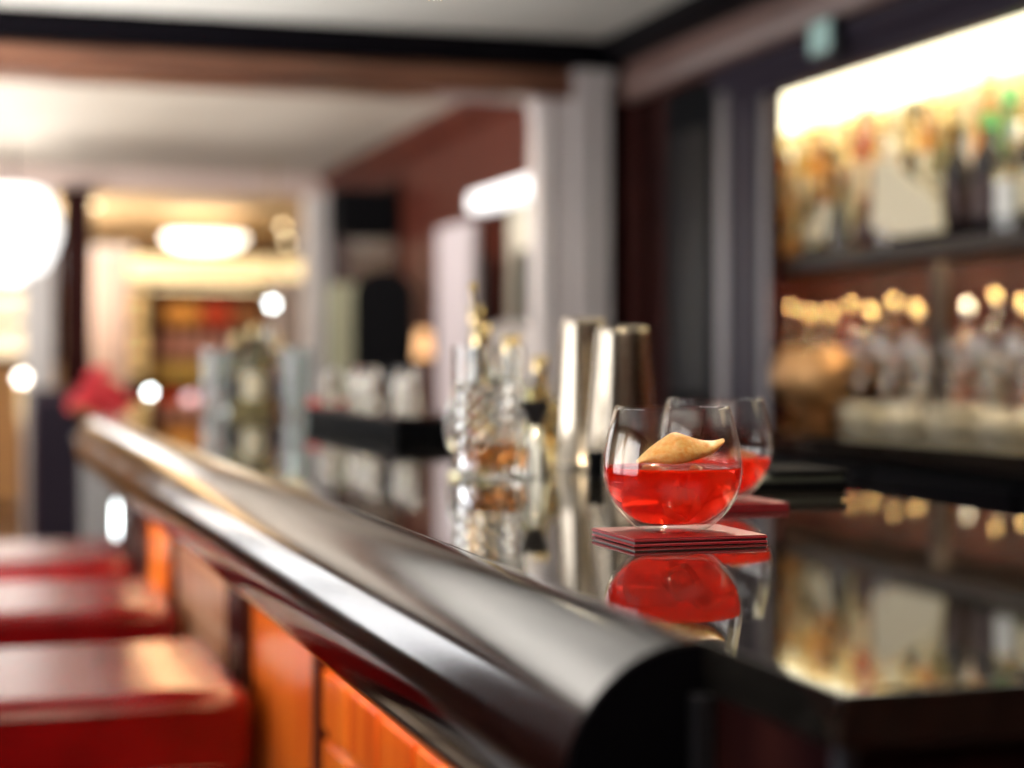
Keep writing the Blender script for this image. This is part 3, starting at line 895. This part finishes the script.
flute = smooth_prof([(0, 0), (0.030, 0), (0.030, 0.0015), (0.006, 0.006), (0.0035, 0.02), (0.0035, 0.085), (0.008, 0.10), (0.021, 0.135), (0.025, 0.175), (0.022, 0.215)], 3)
fl_in = list(reversed(smooth_prof([(0, 0.104), (0.012, 0.118), (0.0198, 0.137), (0.0238, 0.175), (0.0208, 0.215)], 3)))
wine = smooth_prof([(0, 0), (0.034, 0), (0.034, 0.0015), (0.007, 0.006), (0.004, 0.02), (0.004, 0.075), (0.012, 0.085), (0.034, 0.108), (0.040, 0.14), (0.034, 0.185)], 3)
wn_in = list(reversed(smooth_prof([(0, 0.089), (0.014, 0.094), (0.0325, 0.110), (0.0385, 0.14), (0.0328, 0.185)], 3)))
fmesh = MB().lathe(flute + fl_in, 24).build('champagne_flute', M['glass_thick'], ang=60)
wmesh = MB().lathe(wine + wn_in, 24).build('wine_glass', M['glass_thick'], ang=60)


def dupe(src, loc, label, cat, group, name=None, m=None, s=1.0, first=False):
    o = src if first else src.copy()
    if not first: C.objects.link(o)
    o.location = loc; o.scale = (s, s, s)
    if m:
        o.material_slots[0].link = 'OBJECT'; o.material_slots[0].material = m
    return tag(o, label, cat, group)


for i in range(11):
    y = 3.84 - i * .070
    dupe(fmesh, (2.10 + .03 * (i % 2), y, ZB), 'clear champagne flute on the back bar worktop, %s past the copper bowl' % ORD[i], 'glass', 'champagne flutes under the shelf', first=(i == 0))
for i in range(9):
    y = 3.98 - i * .085
    dupe(wmesh, (2.24, y, ZB), 'clear wine glass in the rear row under the shelf, %s past the copper bowl' % ORD[i], 'glass', 'wine glasses under the shelf', first=(i == 0))
# bottles at the back of the lower tier
low = [('tall', 'brown', 'black', 'rust'), ('slim', 'brown', 'gold', 'orange'), ('tall', 'amber', 'gold', 'cream'), ('tall', 'brown', 'gold', 'rust'), ('slim', 'red', 'gold', 'cream'), ('tall', 'amber', 'gold', 'orange'),
       ('slim', 'brown', 'gold', 'rust'), ('tall', 'brown', 'gold', 'cream'), ('slim', 'golden', 'gold', 'cream'), ('tall', 'brown', 'silver', 'rust'), ('slim', 'clear', 'gold', 'cream'), ('tall', 'brown', 'gold', 'rust')]
for i, (k_, g_, c_, l_) in enumerate(low):
    bottle(k_, g_, c_, l_, (2.322, 4.74 - i * .117, ZB), '%s %s bottle, %s cap, behind glassware under shelf, %s from post' % (KN[k_], g_, c_, ORD[i]), 'bottles under the shelf', 1.0, i * .5)
# pale china: stacked saucers and folded napkins at the front of the worktop
saucer = MB().lathe([(0, 0), (0.03, 0), (0.034, 0.003), (0.062, 0.010), (0.064, 0.012), (0.060, 0.0125), (0.030, 0.006), (0, 0.005)], 32).build('saucer', mat('cream_china', (0.80, 0.74, 0.60), 0.25), ang=50)
first = True
for s_, (y, cnt) in enumerate(((3.48, 7), (3.30, 4), (3.12, 8), (2.94, 5))):
    for j in range(cnt):
        dupe(saucer, (1.93, y, ZB + .0065 * j + .0002), 'cream china saucer, %s from the bottom of the %s stack on the worktop' % (ORD[j], ORD[s_]), 'saucer', 'stacked saucers on the back bar', first=first)
        first = False
cup = MB().lathe([(0, 0), (0.022, 0), (0.024, 0.003), (0.036, 0.03), (0.040, 0.055), (0.038, 0.055), (0.034, 0.03), (0.02, 0.006), (0, 0.006)], 28).build('coffee_cup', bpy.data.materials['cream_china'], ang=50)
for i, y in enumerate((3.43, 3.26, 3.08, 2.92)):
    dupe(cup, (1.99, y, ZB), 'cream china cup between the saucer stacks, %s from the copper bowl' % ORD[i], 'cup', 'china cups on the back bar', first=(i == 0))

# ================================================================== THINGS ON THE BAR, FARTHER ALONG
# folded black bill folder at the rear edge of the bar
p = Vector((0.716, 1.48, TOP))
bf = empty('bill_folder', p, 'black folded bill folder lying at the rear edge of the bar', 'bill folder', rz=0.03)
B(-.058, .058, -.05, .05, 0.0004, 0.008, 0.003).build('cover', M['black_matte'], bf)
B(-.054, .054, -.046, .046, 0.0081, 0.0125, 0.001).build('slip', mat('grey_green_paper', (0.10, 0.11, 0.085), 0.6), bf)
B(-.02, .058, -.05, .05, 0.0126, 0.019, 0.003).build('cover', M['black_matte'], bf)

# dark rubber bar mat box with rows of upturned small glasses
tr = empty('glass_tray', (0.68, 2.90, TOP), 'long dark tray on the bar carrying rows of small glasses', 'tray')
B(-.06, .06, -.355, .355, 0.0003, 0.030, 0.004).build('tray_body', M['black_matte'], tr)
B(-.062, .062, -.357, .357, 0.0302, 0.034, 0.001).build('tray_top', M['maroon'], tr)
nb = B(-.04, .04, -.05, .05, 0, .012, .004).build('napkin', mat('red_napkin', (0.6, 0.03, 0.02), 0.7)); nb.location = (0.66, 3.20, TOP + .0345)
tag(nb, 'folded red napkin on the far end of the dark tray', 'napkin')
sg = MB().lathe([(0.0165, 0), (0.017, 0.001), (0.0150, 0.052), (0.0135, 0.066), (0.010, 0.074), (0.0, 0.075), (0.0, 0.062), (0.009, 0.060), (0.0130, 0.052), (0.0148, 0.0)], 28, closed=True).build('shot_glass', M['glass_thick'], ang=40)
first = True
for i in range(7):
    y = 2.572 + i * (.096 + .003 * i)
    if y > 3.17: continue
    dupe(sg, (0.650 + .012 * math.sin(i * 2.1), y, TOP + .0345), 'narrow upturned small glass on the dark tray, %s from its near end' % ORD[i], 'glass', 'small upturned glasses on the tray', first=first)
    first = False

# decanters and bottles behind the mixing glass
def onb(kind, g, c, l, u, d, label, s=1.0):
    q = on_bar(u, d); q.z = TOP + .0003
    return bottle(kind, g, c, l, q, label, 'bottles standing on the bar', s)
onb('round', 'clear', 'gold', None, 481, 2.10, 'squat clear decanter with gilt top behind the crystal mixing glass', 0.72)
onb('square', 'olive', 'gold', None, 511, 2.02, 'small square olive bottle between the decanter and the jigger', 0.60)
onb('round', 'golden', 'gold', None, 540, 2.12, 'round golden flask directly behind the jigger', 0.55)
onb('slim', 'amber', 'gold', None, 476, 2.28, 'slim amber bottle rising behind the crystal mixing glass', 0.58)
q = on_bar(478, 2.05)

# cluster near the far end of the bar: bitters bottles and two pale tall glasses
onb('tall', 'olive', 'gold', 'dark', 236, 3.98, 'olive bottle with gilt cap, leftmost in the far cluster on the bar', 0.60)
onb('tall', 'olive', 'gold', 'cream', 254, 3.90, 'olive bottle with pale label in the middle of the far cluster', 0.66)
onb('slim', 'olive', 'silver', 'dark', 268, 4.02, 'slim olive bottle with silver cap in the far cluster', 0.60)
onb('tall', 'brown', 'gold', 'dark', 280, 3.92, 'brown bottle, rightmost in the far cluster', 0.56)
pal = mat('pale_grey_glass', (0.80, 0.86, 0.85), 0.05, trans=0.9)
hb = MB().lathe([(0, 0), (0.026, 0), (0.028, 0.002), (0.032, 0.145), (0.030, 0.145), (0.026, 0.01), (0, 0.01)], 28).build('highball_glass', pal)
for i, (u, d, lb) in enumerate(((217, 3.9, 'tall pale grey glass left of the far bottles'), (297, 3.75, 'tall pale grey glass right of the far bottles'))):
    dupe(hb, on_bar(u, d), lb, 'glass', 'pale tall glasses at the far end', first=(i == 0))
q = on_bar(250, 3.92)
ty = B(-.10, .10, -.06, .06, 0.0, 0.002, .0005).build('drip_mat', mat('brown_mat', (0.06, 0.035, 0.02), 0.6)); ty.location = (q.x, q.y - .12, TOP + .0004)
tag(ty, 'thin brown drip mat before the far bottles', 'mat')

# ================================================================== MIDDLE ROOM
# lit display recess with picture lamp
pf = empty('framed_display', (X2, 7.12, 1.45), 'tall lit display recess with cream panels and black uprights on the right wall', 'display')
def pd(mb, name, m, label=None):
    o = mb.build(name, m); o.parent = pf; o.location = (-X2, -7.12, -1.45)
    if label: o['label'] = label
cr = mat('cream_cloth', (0.62, 0.56, 0.44), 0.7)
pd(B(X2 + .10, X2 + .15, 6.43, 7.35, 0.86, Z(0.71)), 'back_panel', cr)
pd(MB().box(X2 - .05, X2 - .02, 6.65, 6.76, 0.9, Z(0.45), .004), 'upright', M['black'])
pd(MB().box(X2 - .05, X2 - .02, 7.22, 7.32, 0.9, Z(0.45), .004), 'upright', M['black'])
pd(B(X2 - .08, X2 + .02, 6.42, 7.36, Z(0.655), Z(0.735), .01), 'lamp', M['picturelamp'])
pd(B(X2 - .03, X2 + .02, 6.42, 7.36, 0.80, 0.86, .004), 'sill', M['white'])
# pale curtain
cu = MB(); pts = []
for k in range(41):
    y = 7.40 + .48 * k / 40
    pts.append((X2 - .06 + .025 * math.sin(k * 1.25), y))
pts2 = [(x + .012, y) for x, y in reversed(pts)]
cu.prism(pts + pts2, 0.05, Z(0.62), 'z')
curt = cu.build('curtain', mat('lilac_curtain', (0.62, 0.55, 0.57), 0.7)); tag(curt, 'pale lilac curtain hanging by the lit display recess', 'curtain')
# orange wall lamp
p = at_X(430, X2 - .06, 345)
wlp = empty('wall_lamp', (X2, p.y, p.z), 'small glowing orange wall lamp beside the pale curtain', 'lamp')
MB().lathe([(0.045, -.06), (0.03, .07), (0.027, .07), (0.042, -.06)], 24, loc=(-.09, 0, 0), closed=True).build('lamp_shade', mat('orange_shade', (1, .6, .3), .5, emit=(1, .5, .2), es=.8), wlp)
MB().tube([(0, 0, -.03), (-.05, 0, -.05), (-.09, 0, 0)], .006, 8).build('bracket', M['gold'], wlp)
# white rounded chair back
def chair(name, u, d, zt, w_, m, label, cat, rz=0.0, arch=True):
    p = at_D(u, d); p.z = 0
    r = empty(name, p, label, cat, None, rz)
    ac = []
    ht = zt
    for k in range(25):
        a = PI * k / 24
        ac.append((w_ / 2 * math.cos(a), ht - w_ * .35 + w_ * .35 * math.sin(a)))
    ac += [(-w_ / 2, .42), (w_ / 2, .42)]
    bk = MB().prism(ac, -.04, .04, 'y').build('backrest', m, r); 
    B(-w_ / 2, w_ / 2, -.46, -.04, .38, .48, .03).build('seat', m, r)
    for sx in (-1, 1):
        for yy_ in (-.42, -.0):
            l = MB(); l.tube([(sx * (w_ / 2 - .05), yy_, .38), (sx * (w_ / 2 - .03), yy_, 0)], [.02, .014], 8); l.build('leg', M['maroon'], r)
    return r
chair('dining_chair', 512, 6.2, 1.33, 0.24, M['white'], 'white round-topped chair back below the display recess', 'chair', rz=-TH)
# black arched screen and grey-green panel behind
p = at_D(384, 8.6)
bs = empty('folding_screen', (p.x, p.y, 0), 'tall black round-topped screen before the dark red wall', 'screen', None, -TH)
ac = [(-.15 * -math.cos(PI * k / 20), 1.51 + .13 * math.sin(PI * k / 20)) for k in range(21)] + [(-.15, .05), (.15, .05)]
MB().prism(ac, -.03, .03, 'y').build('panel', M['black_matte'], bs)
for sx in (-1, 1):
    B(sx * .11 - .02, sx * .11 + .02, -.12, .12, 0, .05, .005).build('foot', M['black'], bs)
p = at_D(347, 9.2)
gp = empty('room_divider', (p.x, p.y, 0), 'grey green panel standing left of the black screen', 'panel', None, -TH)
B(-.11, .11, -.02, .02, .04, 1.60, .008).build('panel', mat('sage_board', (0.33, 0.32, 0.20), 0.5), gp)
B(-.12, .12, -.06, .06, 0, .04, .004).build('foot', M['black'], gp)
# black valance box in the corner under the ceiling
p = at_D(350, 10.0, 216)
vb = B(-.20, .14, -.12, .12, -.13, .12, .03).build('loudspeaker', M['black_matte']); vb.location = (2.05, 9.0, Z(.78) )
tag(vb, 'black loudspeaker box high in the far corner under the ceiling', 'loudspeaker')
# dark cabinet at the foot of the left post
p = at_Y(58, 9.6)
dc = empty('side_cabinet', (p.x, 9.6, 0), 'dark plum cabinet at the foot of the left post', 'cabinet')
B(-.15, .15, -.2, .2, .04, Z(-.16), .01).build('body', mat('plum_lacquer', (0.045, 0.025, 0.045), 0.3), dc)
B(-.165, .165, -.215, .215, Z(-.16), Z(-.14), .004).build('top', M['purple'], dc)
B(-.13, .13, -.212, -.2005, .1, Z(-.2), .003).build('door', M['purple'], dc)
# coral bouquet on a pale pedestal
M['stonegrey'] = mat('grey_stone', (0.30, 0.28, 0.27), 0.4)
p = at_D(101, 5.3); pz = Z(-.215)
pe = empty('pedestal', (p.x, p.y, 0), 'slim pale grey pedestal past the tip of the bar rail', 'pedestal', None, -TH)
B(-.05, .05, -.05, .05, .06, pz - .02, .004).build('column', M['stonegrey'], pe)
B(-.075, .075, -.075, .075, 0, .06, .006).build('base', M['greypil'], pe)
B(-.065, .065, -.065, .065, pz - .02, pz, .004).build('top', M['stonegrey'], pe)
fv = empty('flower_vase', (p.x, p.y, pz), 'coral red rose bouquet in a small bowl on the pale pedestal', 'bouquet')
fv.scale = (1.35, 1.35, 1.2)
MB().lathe([(0, 0), (.03, 0), (.045, .02), (.05, .05), (.043, .05), (.035, .02), (0, .01)], 24).build('bowl', M['steel_cool'], fv)
M['coral'] = mat('coral_petals', (0.80, 0.055, 0.075), 0.5); M['leaf'] = mat('green_leaf', (0.06, 0.12, 0.03), 0.5)
random.seed(8)
bl = None
for k in range(17):
    a = k * 2.4; rr = .016 * math.sqrt(k)
    if bl is None:
        q = MB()
        for lay in range(4):
            r0 = .008 + .006 * lay
            q.lathe([(r0 * .45, -.016), (r0 * .95, -.004), (r0 * 1.06, .010 - lay * .003), (r0 * .98, .013 - lay * .003)], 14)
        q.lathe([(0, -.017), (.013, -.014), (.02, -.006)], 12)
        bl = q.build('bloom', M['coral'], fv); b_ = bl
    else:
        b_ = inst('bloom', bl, fv)
    b_.location = (rr * math.cos(a) * 1.15, rr * math.sin(a), .155 - rr * 1.5 + .012 * random.random())
    b_.rotation_euler = (-math.sin(a) * rr * 12, math.cos(a) * rr * 12, 0)
    st2 = MB(); st2.tube([(0, 0, .03), (b_.location.x * .6, b_.location.y * .6, .08), (b_.location.x, b_.location.y, b_.location.z - .012)], .0025, 6); st2.build('stem', M['leaf'], fv)

lp = at_D(12, 9.0, 228)
ln = empty('paper_lantern', lp, 'big glowing white paper lantern hanging at the upper left', 'lamp')
MB().lathe(smooth_prof([(.05, -.24), (.17, -.20), (.24, 0), (.17, .18), (.05, .21)], 5), 36).build('lamp_shade', mat('lantern_paper', (1, 1, 1), .6, emit=(1, 1, .98), es=1.5), ln)
MB().lathe([(.006, .195), (.006, Z(1.15) - lp.z), (0, Z(1.15) - lp.z)], 8).build('cord', M['black'], ln)
# chrome lamp at the far end of the bar
p = at_D(119, 4.75, 508)
cl = empty('floor_lamp', (p.x, p.y, 0), 'slim chrome stand with a small white light past the end of the bar', 'lamp')
MB().lathe([(0, 0), (.10, 0), (.10, .01), (.012, .02), (.012, .70), (0, .70)], 24).build('pole', M['steel_cool'], cl)
MB().lathe(smooth_prof([(0, .70), (.009, .715), (.012, .76), (.009, .805), (0, .81)], 4), 20).build('bulb', M['coolbulb'], cl)

# ================================================================== FAR ROOM
SH = 14.0
a, b = at_Y(128, SH), at_Y(316, SH)
su = empty('display_shelves', ((a.x + b.x) / 2, SH, 0), 'wide wooden display shelves with a glowing cornice against the far wall', 'shelves')
cx = (a.x + b.x) / 2
def sp_(mb, name, m, label=None):
    o = mb.build(name, m); o.parent = su; o.location = (-cx, -SH, 0)
    if label: o['label'] = label
sp_(B(a.x, b.x, SH + .30, SH + .34, 0, Z(.60)), 'back_panel', M['redwood'])
for xx in (a.x, at_Y(152, SH).x, at_Y(268, SH).x, b.x):
    sp_(B(xx - .02, xx + .02, SH, SH + .30, 0, Z(.60), .004), 'upright', M['redwood'])
rows = [Z(-.38), Z(-.14), Z(.02), Z(.10), Z(.37)]
for zz in (v for v in (Z(-.40), Z(-.14), Z(.04), Z(.30))):
    sp_(B(a.x + .02, b.x - .02, SH + .01, SH + .30, zz - .03, zz, .003), 'shelf', M['maroon'])
sp_(B(a.x - .03, b.x + .03, SH - .04, SH + .34, Z(.60), Z(.64), .005), 'cornice', M['redwood'])
sp_(B(a.x - .02, b.x + .02, SH - .03, SH + .30, Z(.64), Z(.83), .01), 'light_box', mat('glowing_cornice', (1, .9, .6), .5, emit=(1.0, .74, .36), es=.78), 'glowing yellow cornice box')
sp_(B(a.x + .03, b.x - .03, SH + .26, SH + .298, Z(.59), Z(.598)), 'light_strip', M['warmbulb'])
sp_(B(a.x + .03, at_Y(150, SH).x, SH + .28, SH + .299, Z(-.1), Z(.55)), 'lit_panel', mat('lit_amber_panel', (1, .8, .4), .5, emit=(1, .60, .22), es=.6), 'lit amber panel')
# boxes and jars on the shelves
def jar(u0, u1, zz, h, m, label, cat='box', kind='box', group='goods on the far shelves'):
    A, Bq = at_Y(u0, SH + .1), at_Y(u1, SH + .1)
    w_ = Bq.x - A.x
    if kind == 'box':
        mb = B(-w_ / 2, w_ / 2, -.07, .07, 0, h, .006)
        mb.box(-w_ / 2 + .01, w_ / 2 - .01, -.075, -.0705, h * .3, h * .7)
        nm = 'gift_box'
    else:
        r = w_ / 2
        mb = MB().lathe([(0, 0), (r * .9, 0), (r, .01), (r, h * .68), (r * .55, h * .80), (r * .5, h * .82), (r * .5, h), (0, h)], 20)
        nm = 'storage_jar'
    o = mb.build(nm, m); o.location = ((A.x + Bq.x) / 2, SH + .12, zz)
    tag(o, label, cat, group)
cm = lambda n_, c_: mat(n_, c_, 0.4)
c_or, c_rd, c_br, c_pk, c_ye = cm('orange_card', (.85, .38, .06)), cm('red_card', (.75, .08, .02)), cm('brown_card', (.48, .2, .07)), cm('pink_glaze', (.70, .34, .26)), cm('yellow_card', (.78, .52, .12))
jar(165, 199, Z(.30), .16, c_or, 'orange box on the top shelf of the far display')
jar(202, 231, Z(.30), .16, c_rd, 'red box on the top shelf, right of the orange one')
jar(234, 262, Z(.30), .15, c_br, 'brown box on the top shelf, right of the red one')
for i in range(6):
    jar(157 + i * 14.5, 170 + i * 14.5, Z(.04), .23, c_pk, 'pink glazed jar on the middle shelf, %s from the left' % ORD[i], 'jar', 'jar', 'pink jars on the middle shelf')
for i in range(4):
    jar(156 + i * 15, 169 + i * 15, Z(-.14), .15, c_ye, 'yellow box on the lower shelf, %s from the left' % ORD[i], 'box', 'box', 'yellow boxes on the lower shelf')
for i in range(3):
    jar(216 + i * 15, 229 + i * 15, Z(-.14), .12, c_br, 'small brown box on the lower shelf, %s after the yellow ones' % ORD[i], 'box', 'box', 'small brown boxes on the lower shelf')
for i in range(4):
    jar(160 + i * 22, 178 + i * 22, Z(-.40), .16, c_rd, 'red box on the bottom shelf, %s from the left' % ORD[i], 'box', 'box', 'red boxes on the bottom shelf')
# pink column and white curtain
p0, p1 = at_Y(92, 13.2), at_Y(128, 13.2)
struct('trim_13', B(p0.x, p1.x, 13.1, 13.35, 0, Z(.80), .03), M['pink'])
struct('trim_14', B(p0.x - .04, p1.x + .04, 13.06, 13.39, Z(.80), Z(.86), .02), M['white'])
p0, p1 = at_Y(270, 12.6), at_Y(318, 12.6)
pts = [(p0.x + (p1.x - p0.x) * k / 30, 12.6 + .03 * math.sin(k * 1.4)) for k in range(31)]
cw = MB().prism(pts + [(x, y + .015) for x, y in reversed(pts)], .001, Z(.60), 'z').build('curtain', mat('white_curtain', (.78, .70, .66), .7))
tag(cw, 'white curtain at the right end of the far display shelves', 'curtain')
# ceiling dome lamp and small lamps
def dome(u, v, d, r, h, m, label, name='ceiling_lamp', cat='lamp', ztop=None, group=None):
    p = at_D(u, d, v)
    e = empty(name, p, label, cat, group)
    MB().lathe(smooth_prof([(0, -h), (r * .6, -h * .9), (r * .95, -h * .3), (r, h * .2)], 4) + [(0, h * .2)], 32).build('shade', m, e)
    if ztop and ztop > p.z + h * .2:
        MB().lathe([(0.012, h * .2), (.012, ztop - p.z), (0, ztop - p.z)], 10).build('rod', M['gold'], e)
    return e
dome(205, 238, 12.8, .30, .09, mat('dome_glow', (1, 1, 1), .5, emit=(1, .90, .72), es=3.2), 'wide glowing dome lamp under the far ceiling', ztop=Z(1.08))


def bulb(u, v, d, r, m, label, zend=None, kind='hang'):
    p = at_D(u, d, v)
    e = empty('pendant_lamp' if kind == 'hang' else 'table_lamp', p, label, 'lamp', 'small bright lamps in the back rooms')
    MB().lathe(smooth_prof([(0, -r), (r * .75, -r * .7), (r, 0), (r * .75, r * .7), (0, r)], 4), 20).build('globe', m, e)
    if kind == 'hang':
        MB().lathe([(0.006, r * .95), (.006, zend - p.z), (0, zend - p.z)], 8).build('cord', M['gold'], e)
    else:
        MB().lathe([(0, -p.z + zend), (.05, -p.z + zend), (.05, -p.z + zend + .01), (.008, -p.z + zend + .02), (.008, -r * .95), (0, -r * .95)], 12).build('stand', M['gold'], e)
    return e


bulb(95, 203, 12.0, .028, M['warmbulb'], 'upper warm pendant lamp by the dark left post', Z(1.08))
bulb(88, 222, 11.4, .028, M['warmbulb'], 'lower warm pendant lamp by the dark left post', Z(1.08))
bulb(283, 227, 12.2, .022, M['warmbulb'], 'upper warm pendant lamp right of the dome lamp', Z(1.08))
bulb(287, 242, 11.6, .018, M['warmbulb'], 'lower warm pendant lamp right of the dome lamp', Z(1.08))
bulb(272, 304, 10.0, .018, M['coolbulb'], 'very bright white pendant lamp before the white curtain', Z(1.15))
bulb(150, 392, 6.6, .012, M['coolbulb'], 'small white lamp beyond the far end of the bar', 0.0, 'table')
bulb(190, 399, 7.4, .026, mat('pink_globe', (1, 1, 1), .5, emit=(1, .42, .45), es=1.0), 'small pink lamp beyond the far end of the bar', 0.0, 'table')
bulb(22, 378, 9.0, .026, M['bulb'], 'white lamp before the sunlit blind at the left edge', 0.0, 'table')

# remove the mesh templates' own objects (they were only sources for the bottles)
for k, (b_, c_, l_) in BM.items():
    for o in (b_, c_, l_):
        bpy.data.objects.remove(o)

# unseen downlights added to the front room ceiling, two at the drink spots
first = True
for i, (x, y) in enumerate(((-0.6, 1.2), (-0.6, 3.4), (0.15, 0.55), (1.0, 2.1), (1.2, 4.5))):
    e = empty('downlight', (x, y, Z(1.0)), ['added brass ringed downlight'][0] + ' in the front room ceiling, ' + ['near left', 'far left', 'near right', 'middle right', 'far right'][i], 'light', 'added ceiling downlights')
    MB().lathe([(0.030, -.001), (0.045, -.001), (0.045, -.006), (0.030, -.004)], 24, closed=True).build('ring', M['gold'], e)
    MB().lathe([(0, -.001), (0.029, -.001), (0.029, -.003), (0, -.003)], 24).build('lens', mat('added_downlight_lens', (1, 1, 1), .5, emit=(1, .86, .62), es=30), e)
